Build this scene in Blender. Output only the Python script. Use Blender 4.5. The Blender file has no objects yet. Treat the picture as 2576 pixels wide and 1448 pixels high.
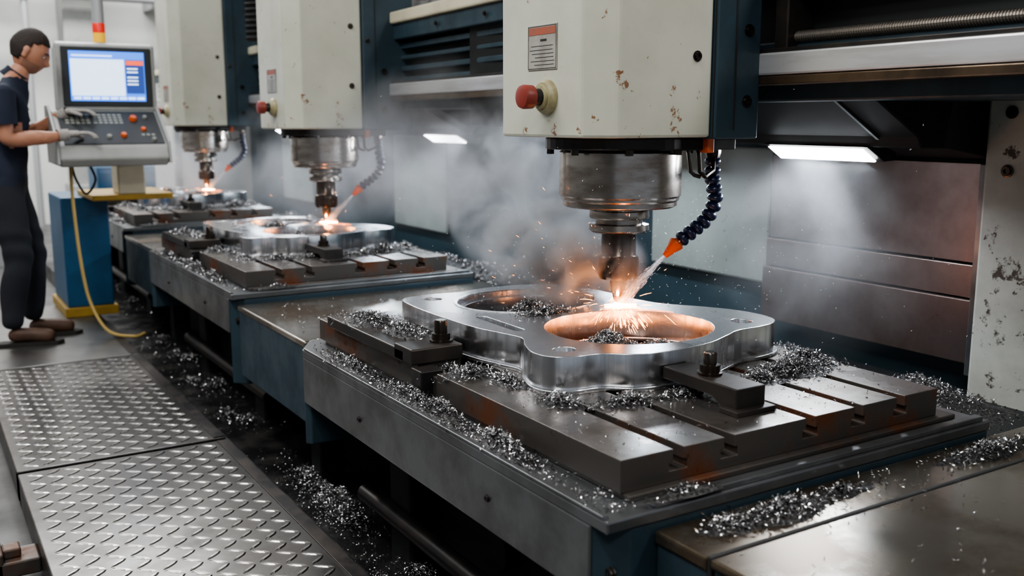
import bpy, math, random
from mathutils import Vector, Matrix
random.seed(7)
R=random.random
def U(a,b): return a+(b-a)*R()

# ------------------------------------------------------------------ materials
def M(name,col,rough=.5,metal=0,col2=None,scale=5,lo=.45,hi=.7,rough2=None,bump=0,bscale=60,spots=None,stretch=(1,1,1),emit=None,zlow=None):
    m=bpy.data.materials.new(name); m.use_nodes=True
    n=m.node_tree.nodes; l=m.node_tree.links; b=n['Principled BSDF']
    b.inputs['Base Color'].default_value=(*col,1); b.inputs['Roughness'].default_value=rough; b.inputs['Metallic'].default_value=metal
    tc=n.new('ShaderNodeTexCoord'); mp=n.new('ShaderNodeMapping'); mp.inputs['Scale'].default_value=stretch
    l.new(tc.outputs['Object'],mp.inputs['Vector'])
    def noise(sc,det=7,ro=.6,raw=False):
        t=n.new('ShaderNodeTexNoise'); t.inputs['Scale'].default_value=sc; t.inputs['Detail'].default_value=det; t.inputs['Roughness'].default_value=ro
        l.new((tc.outputs['Object'] if raw else mp.outputs['Vector']),t.inputs['Vector']); return t
    def ramp(src,a,c):
        r=n.new('ShaderNodeMapRange'); r.inputs['From Min'].default_value=a; r.inputs['From Max'].default_value=c; r.clamp=True
        l.new(src,r.inputs['Value']); return r
    colout=None
    if col2 is not None or rough2 is not None:
        f=ramp(noise(scale).outputs['Fac'],lo,hi)
        mx=n.new('ShaderNodeMix'); mx.data_type='RGBA'
        mx.inputs['A'].default_value=(*col,1); mx.inputs['B'].default_value=(*(col2 or col),1)
        l.new(f.outputs['Result'],mx.inputs['Factor']); colout=mx.outputs['Result']
        if rough2 is not None:
            mr=n.new('ShaderNodeMapRange'); mr.inputs['To Min'].default_value=rough; mr.inputs['To Max'].default_value=rough2
            l.new(f.outputs['Result'],mr.inputs['Value']); l.new(mr.outputs['Result'],b.inputs['Roughness'])
    for sp in (spots if isinstance(spots,list) else [spots] if spots else []):
        sc,thh,c=sp[:3]
        src=noise(sc,9,.7,True).outputs['Fac']
        if zlow and len(sp)>3:
            sx=n.new('ShaderNodeSeparateXYZ'); l.new(tc.outputs['Object'],sx.inputs[0])
            zr=n.new('ShaderNodeMapRange'); zr.inputs['From Min'].default_value=zlow[0]; zr.inputs['From Max'].default_value=zlow[1]; zr.inputs['To Min'].default_value=zlow[2]; zr.inputs['To Max'].default_value=0
            l.new(sx.outputs['Z'],zr.inputs['Value']); ad=n.new('ShaderNodeMath'); l.new(src,ad.inputs[0]); l.new(zr.outputs['Result'],ad.inputs[1]); src=ad.outputs[0]
        f2=ramp(src,thh,thh+.035)
        mx2=n.new('ShaderNodeMix'); mx2.data_type='RGBA'
        if colout: l.new(colout,mx2.inputs['A'])
        else: mx2.inputs['A'].default_value=(*col,1)
        mx2.inputs['B'].default_value=(*c,1); l.new(f2.outputs['Result'],mx2.inputs['Factor']); colout=mx2.outputs['Result']
    if colout: l.new(colout,b.inputs['Base Color'])
    if bump:
        bn=n.new('ShaderNodeBump'); bn.inputs['Strength'].default_value=bump; bn.inputs['Distance'].default_value=.002
        l.new(noise(bscale).outputs['Fac'],bn.inputs['Height']); l.new(bn.outputs['Normal'],b.inputs['Normal'])
    if emit:
        b.inputs['Emission Color'].default_value=(*emit[0],1); b.inputs['Emission Strength'].default_value=emit[1]
    return m

cream=M('cream_paint',(.51,.51,.43),.36,0,(.40,.40,.33),3,.42,.75,.5,.04,30,[(22,.648,(.20,.10,.05),1),(5,.68,(.32,.28,.20)),(60,.70,(.10,.06,.04)),(13,.69,(.14,.09,.06))],zlow=(1.19,1.38,.065))
creamcap=M('cream_cap_paint',(.58,.54,.40),.4,0,(.46,.42,.32),4)
teal=M('blue_grey_paint',(.028,.054,.072),.4,.1,(.016,.032,.045),6,.4,.7,.58,.06,40,(14,.68,(.07,.06,.05)))
tealpanel=M('teal_panel_paint',(.035,.066,.082),.45,.1,(.02,.04,.052),2.5,.4,.7,.6)
lightpanel=M('worn_grey_panel',(.32,.35,.32),.5,.1,(.23,.255,.24),3,.4,.7,.6,.05,20,(38,.64,(.10,.09,.08)))
stain=M('stainless_panel',(.25,.195,.18),.33,.9,(.12,.085,.075),3,.35,.68,.5,.05,40,[(60,.68,(.03,.025,.02)),(4,.64,(.12,.075,.055))])
columnp=M('peeling_column_paint',(.46,.47,.43),.5,0,(.32,.32,.29),4,.4,.7,.6,.08,30,[(9,.605,(.06,.05,.04),1),(30,.68,(.14,.11,.08))],zlow=(.55,1.0,.06))
dark=M('dark_steel',(.045,.043,.043),.36,.75,(.08,.065,.055),8,.4,.75,.5,.1,60)
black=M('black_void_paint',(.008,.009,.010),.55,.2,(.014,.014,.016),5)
voidm=M('oily_void_black',(.012,.012,.013),.3,.2,(.03,.028,.025),6,.45,.7,.6,.2,30)  # oily look, with the darkness under the beds put into its colour
castiron=M('machined_cast_iron',(.29,.27,.26),.25,.9,(.13,.115,.10),7,.4,.66,.4,.04,70,(22,.66,(.12,.07,.04)))
castside=M('cast_iron_side',(.11,.10,.092),.42,.7,(.15,.060,.030),5,.5,.64,.65,.15,50,(20,.63,(.04,.036,.032)))
tray=M('grey_tray_steel',(.22,.23,.24),.3,.85,(.11,.11,.11),5,.4,.7,.44,.04,40,[(25,.67,(.10,.07,.045)),(90,.7,(.3,.3,.3))])
cover=M('oily_way_cover',(.38,.36,.32),.17,.9,(.15,.115,.08),3.2,.42,.60,.3,.04,25,(40,.68,(.05,.035,.022)))
alu=M('brushed_aluminium_sheen_bands',(.84,.85,.87),.2,1,(.50,.51,.53),1.2,.40,.60,.3,0,6,None,(20,20,.2))  # brushed metal; stretched colour bands paint in vertical reflection streaks
alutop=M('milled_aluminium_top',(.60,.61,.63),.24,1,(.48,.49,.50),3,.4,.7,.3)
chrome=M('ground_steel',(.54,.50,.46),.2,1,(.28,.235,.20),2,.4,.65,.32,0,20,None,(3,3,10))
dsteel=M('blackened_steel',(.10,.085,.075),.26,.95,(.06,.045,.035),8)
carb=M('carbide_tip',(.30,.19,.12),.25,1)
rail=M('polished_rail',(.66,.66,.68),.38,.7,(.46,.45,.44),4,.4,.7,.45,0,20,None,(6,.6,6))
brown=M('oily_brown_rail',(.15,.105,.07),.32,.8,(.06,.045,.035),6)
screwm=M('ball_screw_steel',(.34,.31,.28),.34,.9)
tread=M('tread_plate_steel',(.17,.165,.16),.27,.92,(.08,.075,.07),3.5,.4,.68,.42,.05,60)
bumpm=M('worn_tread_bumps',(.40,.385,.37),.25,.95,(.20,.19,.18),6,.4,.68,.36)
smoothpl=M('dull_floor_steel',(.24,.235,.23),.3,.85,(.13,.13,.125),3,.4,.7,.45,.04,40)
concrete=M('workshop_floor_paint',(.10,.10,.10),.42,0,(.05,.05,.05),2.5,.4,.7,.6,.05,30)
wallm=M('white_wall_paint',(.72,.73,.71),.7,0,(.64,.65,.64),.7)
ceilm=M('ceiling_paint',(.2,.2,.2),.8,0,(.15,.15,.15),1)
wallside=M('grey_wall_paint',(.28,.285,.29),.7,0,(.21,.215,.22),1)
pipeg=M('grey_pipe',(.40,.41,.42),.4,.2)
pipered=M('red_pipe',(.45,.10,.06),.5)
red=M('worn_red_plastic',(.22,.032,.022),.4,0,(.14,.04,.03),20)
ringm=M('yellowed_collar',(.34,.31,.18),.45,0,(.22,.18,.1),20)
orange=M('orange_plastic',(.62,.11,.02),.4)
bluehose=M('dark_blue_segment_hose',(.012,.018,.055),.3)
labelm=M('label_plate',(.36,.35,.31),.45,.2,(.26,.24,.21),20)
labelred=M('label_header_red',(.32,.08,.04),.5,0,(.22,.09,.06),60)
ink=M('ink',(.012,.012,.012),.7)
consg=M('console_light_grey',(.36,.37,.36),.45,0,(.30,.31,.30),6)
consd=M('console_dark_grey',(.028,.032,.035),.6,0,(.02,.022,.025),6)
keym=M('key_grey',(.24,.25,.23),.6)
bluem=M('cabinet_blue',(.015,.09,.19),.45,0,(.01,.06,.13),4)
yellow=M('safety_yellow',(.40,.25,.03),.5,0,(.28,.17,.03),8)
hosey=M('yellow_cable',(.42,.30,.10),.5)
shirt=M('navy_work_shirt',(.009,.014,.030),.85,0,(.015,.022,.042),9,.4,.7,.9,.3,25)
trouser=M('dark_work_trousers',(.012,.014,.020),.85,0,(.020,.022,.030),9,.4,.7,.9,.35,20)
skin=M('skin',(.46,.22,.14),.5,0,(.40,.18,.11),20)
stub=M('stubble_skin',(.30,.16,.11),.6,0,(.36,.19,.13),40)
hairm=M('dark_brown_hair',(.016,.011,.009),.75,0,(.03,.02,.015),60,.4,.6,.8,1,90)
glove=M('grey_knit_glove',(.36,.34,.32),.85,0,(.29,.27,.25),60,.4,.6,.9,.3,150)
boot=M('brown_leather_boot',(.085,.043,.025),.6,0,(.05,.026,.017),15)
sole=M('boot_sole',(.02,.018,.015),.8)
eyem=M('eye_white',(.5,.5,.48),.3)
chipm=M('aluminium_chips',(.60,.60,.61),.22,1,(.10,.095,.095),55,.42,.58,.4)
chipd=M('chip_bed',(.10,.097,.097),.45,.8,(.025,.025,.025),120,.42,.58,.6,1,160)
def E(name,c,s): return M(name,c,.5,0,emit=(c,s))
lampE=E('lamp_tube',(.92,.96,1),14)
scrE=E('screen_white',(.62,.80,1),1.6); scrB=E('screen_blue',(.06,.22,.85),1.4); scrD=E('screen_navy',(.03,.07,.30),.8); scrR=E('screen_red',(.9,.12,.05),1.2)
sparkE=E('spark_glow',(1,.30,.06),28); hotE=E('hot_metal',(1,.42,.14),70); dropE=M('mist_droplets',(.8,.82,.85),.15,.3,emit=((.7,.75,.85),.3))
swarfE=E('glowing_swarf',(1,.22,.04),5)
stackR=M('beacon_red',(.6,.03,.02),.3,emit=((.8,.04,.02),.35)); stackY=M('beacon_amber',(.8,.45,.03),.3,emit=((.9,.5,.03),.35))

# ------------------------------------------------------------------ geometry helpers
def box(x0,x1,y0,y1,z0,z1):
    v=[(x0,y0,z0),(x1,y0,z0),(x1,y1,z0),(x0,y1,z0),(x0,y0,z1),(x1,y0,z1),(x1,y1,z1),(x0,y1,z1)]
    return v,[(0,3,2,1),(4,5,6,7),(0,1,5,4),(1,2,6,5),(2,3,7,6),(3,0,4,7)]
def prism(poly,axis,a,b):
    def P(p,t):
        return {'x':(t,p[0],p[1]),'y':(p[0],t,p[1]),'z':(p[0],p[1],t)}[axis]
    n=len(poly); v=[P(p,a) for p in poly]+[P(p,b) for p in poly]
    f=[tuple(range(n)),tuple(range(2*n-1,n-1,-1))]+[(i,(i+1)%n,n+(i+1)%n,n+i) for i in range(n)]
    return v,f
def lathe(prof,c=(0,0,0),axis='z',seg=48,caps=True):
    v=[];f=[]
    for r,h in prof:
        for k in range(seg):
            a=2*math.pi*k/seg; p=(r*math.cos(a),r*math.sin(a),h)
            if axis=='x': p=(h,p[0],p[1])
            if axis=='y': p=(p[0],h,p[1])
            v.append((p[0]+c[0],p[1]+c[1],p[2]+c[2]))
    n=len(prof)
    for i in range(n-1):
        for k in range(seg): f.append((i*seg+k,i*seg+(k+1)%seg,(i+1)*seg+(k+1)%seg,(i+1)*seg+k))
    if caps:
        f.append(tuple(range(seg))[::-1]); f.append(tuple(range((n-1)*seg,n*seg)))
    return v,f
def tube(pts,rad,seg=12,closed=True):
    pts=[Vector(p) for p in pts]; v=[];f=[]; n=len(pts)
    if not hasattr(rad,'__len__'): rad=[rad]*n
    up=None
    for i,p in enumerate(pts):
        t=(pts[min(i+1,n-1)]-pts[max(i-1,0)]).normalized()
        if up is None: up=t.orthogonal().normalized()
        up=(up-t*up.dot(t)).normalized(); w=t.cross(up)
        for k in range(seg):
            a=2*math.pi*k/seg; q=p+(up*math.cos(a)+w*math.sin(a))*rad[i]; v.append(tuple(q))
    for i in range(n-1):
        for k in range(seg): f.append((i*seg+k,i*seg+(k+1)%seg,(i+1)*seg+(k+1)%seg,(i+1)*seg+k))
    if closed: f.append(tuple(range(seg))[::-1]); f.append(tuple(range((n-1)*seg,n*seg)))
    return v,f
def catmull(P,per=8,cyc=False):
    P=[Vector(p) for p in P]; n=len(P); out=[]
    rng=range(n) if cyc else range(n-1)
    for i in rng:
        g=(lambda k:P[k%n]) if cyc else (lambda k:P[max(0,min(n-1,k))])
        p0,p1,p2,p3=g(i-1),g(i),g(i+1),g(i+2)
        for k in range(per):
            t=k/per
            out.append(.5*((2*p1)+(p2-p0)*t+(2*p0-5*p1+4*p2-p3)*t*t+(3*p1-p0-3*p2+p3)*t**3))
    if not cyc: out.append(P[-1])
    return out
def empty(name,loc=(0,0,0),rz=0):
    e=bpy.data.objects.new(name,None); e.location=loc; e.rotation_euler=(0,0,rz); e.empty_display_size=.1
    bpy.context.collection.objects.link(e); return e
def mk(name,geoms,mat,parent=None,bevel=0,smooth=False):
    v=[];f=[]
    for gv,gf in geoms:
        o=len(v); v+=[tuple(q) for q in gv]; f+=[tuple(i+o for i in q) for q in gf]
    me=bpy.data.meshes.new(name); me.from_pydata(v,[],f); me.update()
    import bmesh
    bm=bmesh.new(); bm.from_mesh(me); bmesh.ops.recalc_face_normals(bm,faces=bm.faces); bm.to_mesh(me); bm.free()
    ob=bpy.data.objects.new(name,me); bpy.context.collection.objects.link(ob)
    if mat: me.materials.append(mat)
    if parent: ob.parent=parent
    if bevel:
        b=ob.modifiers.new('bevel','BEVEL'); b.width=bevel; b.segments=2; b.limit_method='ANGLE'; b.angle_limit=.6
    if smooth:
        for p in me.polygons: p.use_smooth=True
        try:
            me.set_sharp_from_angle(angle=math.radians(38))
        except Exception: pass
    return ob
def bolt(c,r=.012,h=.008,axis='x',sgn=-1):
    return lathe([(r*1.35,0),(r*1.35,sgn*h*.35),(r,sgn*h*.4),(r,sgn*h),(r*.5,sgn*h),(r*.45,sgn*h*.5)],c,axis,14)

# ------------------------------------------------------------------ room
mk('floor',[box(-5,7,-4,15,-.25,-.15)],concrete)
mk('wall_back',[box(-5,7,14.5,14.7,-.15,5.2)],wallm)
mk('wall_left',[box(-5.2,-5,-4,14.7,-.15,5.2)],wallside)
mk('wall_right',[box(7,7.2,-4,14.7,-.15,5.2)],wallside)
mk('ceiling',[box(-5,7,-4,14.7,5.2,5.3)],ceilm)
wc=empty('wall_column'); mk('column_shaft',[box(1.9,2.25,13.9,14.5,-.15,5.2)],consg,wc,.01); mk('column_plate',[box(1.85,2.3,13.85,14.5,-.15,.4)],pipeg,wc,.01)
wp=empty('wall_pipes')
mk('red_pipe',[tube([(-4.9,13.6,3.05),(6.9,13.6,3.05)],.035)],pipered,wp,0,True)
mk('grey_pipes',[tube([(-4.9,13.7,z),(6.9,13.7,z)],.05) for z in (3.35,2.78)]+[tube([(x,13.75,-.1),(x,13.75,3.3)],.04) for x in (.2,1.45)],pipeg,wp,0,True)
mk('pipe_brackets',[box(x,x+.06,13.55,14.5,2.7,3.45) for x in (-3,-1,1,3,5)],pipeg,wp)
fb=empty('storage_cabinet'); mk('cabinet_body',[box(1.75,2.35,11.2,11.8,-.15,.75)],bluem,fb,.01); mk('cabinet_doors',[box(1.77,2.04,11.18,11.2,-.05,.7),box(2.06,2.33,11.18,11.2,-.05,.7)],bluem,fb,.005)
fp=empty('white_partition'); mk('partition_panel',[box(2.55,3.9,10.9,10.95,-.15,1.25)],wallm,fp,.005); mk('partition_posts',[box(2.5,2.56,10.88,10.97,-.15,1.3),box(3.9,3.96,10.88,10.97,-.15,1.3)],pipeg,fp)
bt=empty('parts_bin'); mk('bin_body',[box(-.35,.02,6.75,7.1,.33,.66)],orange,bt,.02); mk('bin_rim',[box(-.38,.05,6.72,7.13,.64,.68)],orange,bt,.01); mk('bin_stand',[box(-.35,.02,6.75,7.1,.0,.33)],dark,bt)
ws=empty('storage_rack'); mk('rack_posts',[box(x,x+.05,y,y+.05,-.15,1.75) for x in (-.6,.7) for y in (10.5,10.95)],pipeg,ws)
mk('rack_shelves',[box(-.6,.75,10.5,11,z,z+.03) for z in (.4,.9,1.35)],pipeg,ws)
mk('rack_boxes',[box(-.5+i*.32,-.26+i*.32,10.55,10.9,z,z+U(.15,.3)) for i in range(4) for z in (.43,.93,1.38)],consd,ws,.01)
pp=empty('void_pan'); mk('dark_pan',[box(1.005,2.7,.1,10.5,-.149,-.135),box(1.005,1.02,.1,10.5,-.135,-.02)],voidm,pp)  # dark pan added so the gap under the beds reads as black void

# ------------------------------------------------------------------ tread-plate walkway
def lozenges(x0,x1,y0,y1,px=.066,py=.048):
    v=[];f=[]; L=.032;W=.0078;H=.003
    nx=int((x1-x0)/px); ny=int((y1-y0)/py)
    for i in range(nx+1):
        for j in range(ny+1):
            cx=x0+(i+.5)*(x1-x0)/(nx+1); cy=y0+(j+.5)*(y1-y0)/(ny+1)
            a=math.radians(38 if (i+j)%2 else -38)
            ca,sa=math.cos(a),math.sin(a); o=len(v)
            ring=[(-L,0,0),(-L*.5,-W*.85,0),(0,-W,0),(L*.5,-W*.85,0),(L,0,0),(L*.5,W*.85,0),(0,W,0),(-L*.5,W*.85,0)]
            top=[(-L*.72,0,H),(-L*.35,-W*.45,H),(L*.35,-W*.45,H),(L*.72,0,H),(L*.35,W*.45,H),(-L*.35,W*.45,H)]
            for p in ring+top: v.append((cx+p[0]*ca-p[1]*sa,cy+p[0]*sa+p[1]*ca,p[2]+.0002))
            r=lambda *k:tuple(o+q for q in k)
            f+=[r(8,9,10,11,12,13),r(0,1,9,8),r(1,2,3,10,9),r(3,4,11,10),r(4,5,12,11),r(5,6,7,13,12),r(7,0,8,13)]
    return v,f
def platform(y0,y1,x0=.25,x1=1.0,pattern=True):
    e=empty('floor_tread_platform')
    mk('plate',[box(x0,x1,y0,y1,-.012,0)],tread if pattern else smoothpl,e,.004)
    mk('frame',[box(x0,x0+.04,y0,y1,-.11,-.013),box(x1-.05,x1,y0,y1,-.11,-.013),box(x0,x1,y0,y0+.04,-.11,-.013),box(x0,x1,y1-.04,y1,-.11,-.013)],dark,e)
    mk('legs',[box(a,a+.05,b,b+.05,-.15,-.1) for a in (x0+.02,x1-.1) for b in (y0+.05,y1-.1)],dark,e)
    mk('edge_strip',[box(x1-.045,x1-.002,y0+.01,y1-.01,0,.004)],dark,e,.001)
    if pattern: mk('raised_treads',[lozenges(x0+.02,x1-.055,y0+.02,y1-.02)],bumpm,e)
    return e
platform(1.6,3.755); platform(3.785,5.42); platform(5.445,7.2,-.9,1.0,False)
fbk=empty('platform_bracket'); mk('bracket',[box(.12,.25,3.1,3.22,-.1,-.05),box(.12,.15,3.1,3.22,-.15,-.02),box(.15,.2,3.13,3.19,-.05,-.02)],castside,fbk,.006)

# ------------------------------------------------------------------ tables
outline=[(1.285,2.70),(1.315,2.765),(1.40,2.785),(1.51,2.775),(1.66,2.80),(1.80,2.775),(1.90,2.68),(1.93,2.50),(1.93,2.36),(1.955,2.26),(2.03,2.15),(2.075,2.05),(2.075,1.94),(2.03,1.885),(1.96,1.865),(1.87,1.86),(1.80,1.83),(1.70,1.79),(1.58,1.775),(1.47,1.79),(1.40,1.84),(1.33,1.85),(1.275,1.88),(1.262,1.94),(1.29,2.02),(1.325,2.09),(1.31,2.17),(1.285,2.28),(1.275,2.5)]
def ell(cx,cy,rx,ry,n=64,rot=0):
    return [(cx+rx*math.cos(2*math.pi*k/n)*math.cos(rot)-ry*math.sin(2*math.pi*k/n)*math.sin(rot),cy+rx*math.cos(2*math.pi*k/n)*math.sin(rot)+ry*math.sin(2*math.pi*k/n)*math.cos(rot)) for k in range(n)]
def slot(cx,y0,y1,w):
    r=w/2; p=[]
    for k in range(9): a=math.pi*k/8; p.append((cx+r*math.cos(a),y1-r+r*math.sin(a)))
    for k in range(9): a=math.pi+math.pi*k/8; p.append((cx+r*math.cos(a),y0+r+r*math.sin(a)))
    return p
def curvesolid(name,loops,z0,z1,mat,parent,bev=.003):
    cu=bpy.data.curves.new(name,'CURVE'); cu.dimensions='2D'; cu.fill_mode='BOTH'
    cu.extrude=(z1-z0)/2-bev; cu.bevel_depth=bev; cu.bevel_resolution=2; cu.offset=-bev
    for lp in loops:
        s=cu.splines.new('POLY'); s.points.add(len(lp)-1); s.use_cyclic_u=True
        for i,p in enumerate(lp): s.points[i].co=(p[0],p[1],0,1)
    tmp=bpy.data.objects.new(name+'_c',cu); bpy.context.collection.objects.link(tmp)
    dg=bpy.context.evaluated_depsgraph_get(); me=bpy.data.meshes.new_from_object(tmp.evaluated_get(dg)); 
    bpy.data.objects.remove(tmp)
    for v in me.vertices: v.co.z+=(z0+z1)/2
    me.materials.clear(); me.materials.append(mat)
    ob=bpy.data.objects.new(name,me); bpy.context.collection.objects.link(ob); ob.parent=parent
    for p in me.polygons: p.use_smooth=abs(p.normal.z)<.9
    try: me.set_sharp_from_angle(angle=math.radians(35))
    except Exception: pass
    return ob
OFF=[(0,0),(.09,2.73),(.20,5.68)]
SO=[(0,0),(.14,2.76),(.25,5.65)]
slotx=[1.275,1.415,1.66,1.82,1.97]
def plate_profile(x0,x1,z0,z1):
    p=[(x0,z0),(x1,z0),(x1,z1)]
    for s in reversed(slotx):
        p+=[(s+.014,z1),(s+.014,z1-.026),(s+.024,z1-.026),(s+.024,z1-.045),(s-.024,z1-.045),(s-.024,z1-.026),(s-.014,z1-.026),(s-.014,z1)]
    p.append((x0,z1)); return p
for k,(dx,dy) in enumerate(OFF):
    e=empty('machine_bed',(dx,dy,0))
    mk('tray_deck',[prism([(1.04,1.345),(2.22,1.345),(2.22,3.08),(1.11,3.08),(1.04,2.96)],'z',.495,.52)],tray,e,.004)
    mk('tray_apron',[prism([(1.04,.495),(1.04,.345),(1.07,.33),(1.16,.33),(1.16,.495)],'y',1.40,2.96)],tray,e,.004)
    mk('front_apron',[prism([(1.045,1.40),(1.10,1.35),(2.22,1.35),(2.22,1.42),(1.16,1.42)],'z',.12,.494)],teal,e,.004)
    mk('rear_apron',[prism([(1.045,2.97),(1.11,3.07),(2.2,3.07),(2.2,2.95),(1.06,2.95)],'z',.2,.494)],teal,e,.004)
    mk('deck_lip',[box(1.04,1.055,1.36,2.95,.52,.527),box(1.16,2.2,1.352,1.375,.52,.532)],tray,e,.002)
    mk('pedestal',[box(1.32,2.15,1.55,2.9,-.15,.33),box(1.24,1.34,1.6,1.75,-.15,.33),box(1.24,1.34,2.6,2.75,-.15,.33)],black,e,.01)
    mk('castings',[lathe([(.07,-.03),(.07,.02),(.045,.03),(.045,.05)],(1.3,y,.1),'x',20) for y in (1.75,2.15)]+[tube([(1.22,1.45,.02),(1.22,2.9,.02)],.03)],dark,e,0,True)
    mk('apron_bolts',[bolt((1.04,y,z),.007,.006) for y,z in ((1.78,.42),(2.5,.41))]+[bolt((1.075,1.375,.40),.012,.01)],dark,e)
    mk('sub_plate',[box(1.135,2.16,1.40,3.0,.52,.532)],castside,e,.003)
    for nm,(a,b) in {'slotted_plate_front':(1.42,2.19),'slotted_plate_rear':(2.30,3.03)}.items():
        ob=mk(nm,[prism(plate_profile(1.128,2.11,.532,.60),'y',a,b)],castiron,e,.0018)
        ob.data.materials.append(castside)
        for p in ob.data.polygons:
            if abs(p.normal.z)<.5: p.material_index=1
    mk('spacer_blocks',[box(1.135,1.2,2.2,2.29,.53,.585),box(1.4,2.0,2.19,2.30,.53,.56)],castside,e,.003)
    # workpiece
    w=empty('machined_workpiece',(dx,dy,0))
    out=[(p.x,p.y) for p in catmull([(x,y,0) for x,y in outline],10,True)]
    HC=(1.655,2.06,.238,.218)
    LC=(1.625,2.535,.225,.185)
    small=[(1.345,1.925,.028),(1.965,1.945,.030),(1.385,2.705,.028)]
    loops=[out,ell(*HC,n=96),ell(*LC,n=80),slot(1.37,2.16,2.39,.032)]+[ell(a,b,r,r,32) for a,b,r in small]
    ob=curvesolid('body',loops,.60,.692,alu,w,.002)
    ob.data.materials.append(alutop)
    for p in ob.data.polygons:
        if p.normal.z>.9: p.material_index=1
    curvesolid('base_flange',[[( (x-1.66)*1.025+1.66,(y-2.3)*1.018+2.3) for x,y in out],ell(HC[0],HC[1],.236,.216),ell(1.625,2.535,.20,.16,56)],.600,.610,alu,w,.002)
    curvesolid('bore_step',[ell(1.625,2.535,.226,.186,56),ell(1.625,2.535,.205,.165,56)],.611,.674,alutop,w,.002)
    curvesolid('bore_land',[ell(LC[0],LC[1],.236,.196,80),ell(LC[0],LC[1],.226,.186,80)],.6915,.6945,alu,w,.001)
    mk('hole_shade_plugs',[lathe([(r*.97,.611),(r*.97,.676),(r*.45,.6765)],(a,b,0),'z',24) for a,b,r in small]+[prism(slot(1.37,2.162,2.388,.030),'z',.611,.678)],ink,w)  # black plugs stand in for the shade inside the holes and slot
    # clamps
    c=empty('workholding_clamp',(dx,dy,0))
    mk('clamp_bar',[prism([(1.52,.625),(1.52,.60),(1.56,.60),(1.60,.625),(1.77,.628),(1.77,.658),(1.52,.658)],'x',1.53,1.62)],dark,c,.003)
    mk('clamp_foot',[box(1.515,1.635,1.50,1.56,.60,.612)],dark,c,.002)
    mk('stud',[lathe([(.03,.658),(.03,.664),(.024,.665),(.024,.682),(.016,.683),(.016,.708),(.013,.712)],(1.575,1.655,0),'z',24)],dsteel,c,0,True)
    c=empty('workholding_clamp',(dx,dy,0))
    mk('clamp_bar',[box(1.105,1.262,2.34,2.90,.60,.634),box(1.105,1.262,2.29,2.40,.602,.645)],dark,c,.004)
    mk('clamp_foot',[box(1.10,1.165,2.225,2.285,.53,.60)],dark,c,.003)
    mk('stud',[lathe([(.034,.645),(.034,.650),(.026,.651),(.026,.668),(.018,.669),(.018,.700),(.015,.705)],(1.225,2.35,0),'z',24)],dsteel,c,0,True)
# way covers between beds and in the foreground
for y0,y1,dx in ((3.10,4.06,.05),(5.83,7.0,.14),(8.78,10.2,.25)):
    e=empty('bed_way_cover')
    mk('cover_top',[box(1.14+dx,2.3+dx,y0,y0+.14,.46,.485),box(1.10+dx,2.3+dx,y0+.15,y1,.45,.475)],cover,e,.006)
    mk('cover_side',[box(1.145+dx,1.17+dx,y0,y0+.14,.17,.46),box(1.105+dx,1.13+dx,y0+.15,y1,.17,.45)],teal,e,.005)
    mk('support_leg',[box(1.2+dx,1.3+dx,y0+.3,y0+.4,-.15,.17),box(1.4+dx,2.2+dx,y0+.1,y1-.1,-.15,.4)],black,e,.005)
e=empty('bed_way_cover')
mk('strip_cover',[box(1.15,2.7,1.20,1.345,.455,.482)],cover,e,.006)
mk('front_cover',[box(1.14,2.74,.1,1.185,.47,.49)],cover,e,.008)
mk('seal',[box(1.15,2.7,1.187,1.199,.44,.488)],ink,e,.003)
mk('cover_side',[box(1.155,1.18,1.20,1.34,.1,.455),box(1.15,1.18,.1,1.18,.1,.47)],teal,e,.004)
mk('cover_core',[box(1.3,2.7,.2,1.3,-.15,.44)],black,e)

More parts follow.
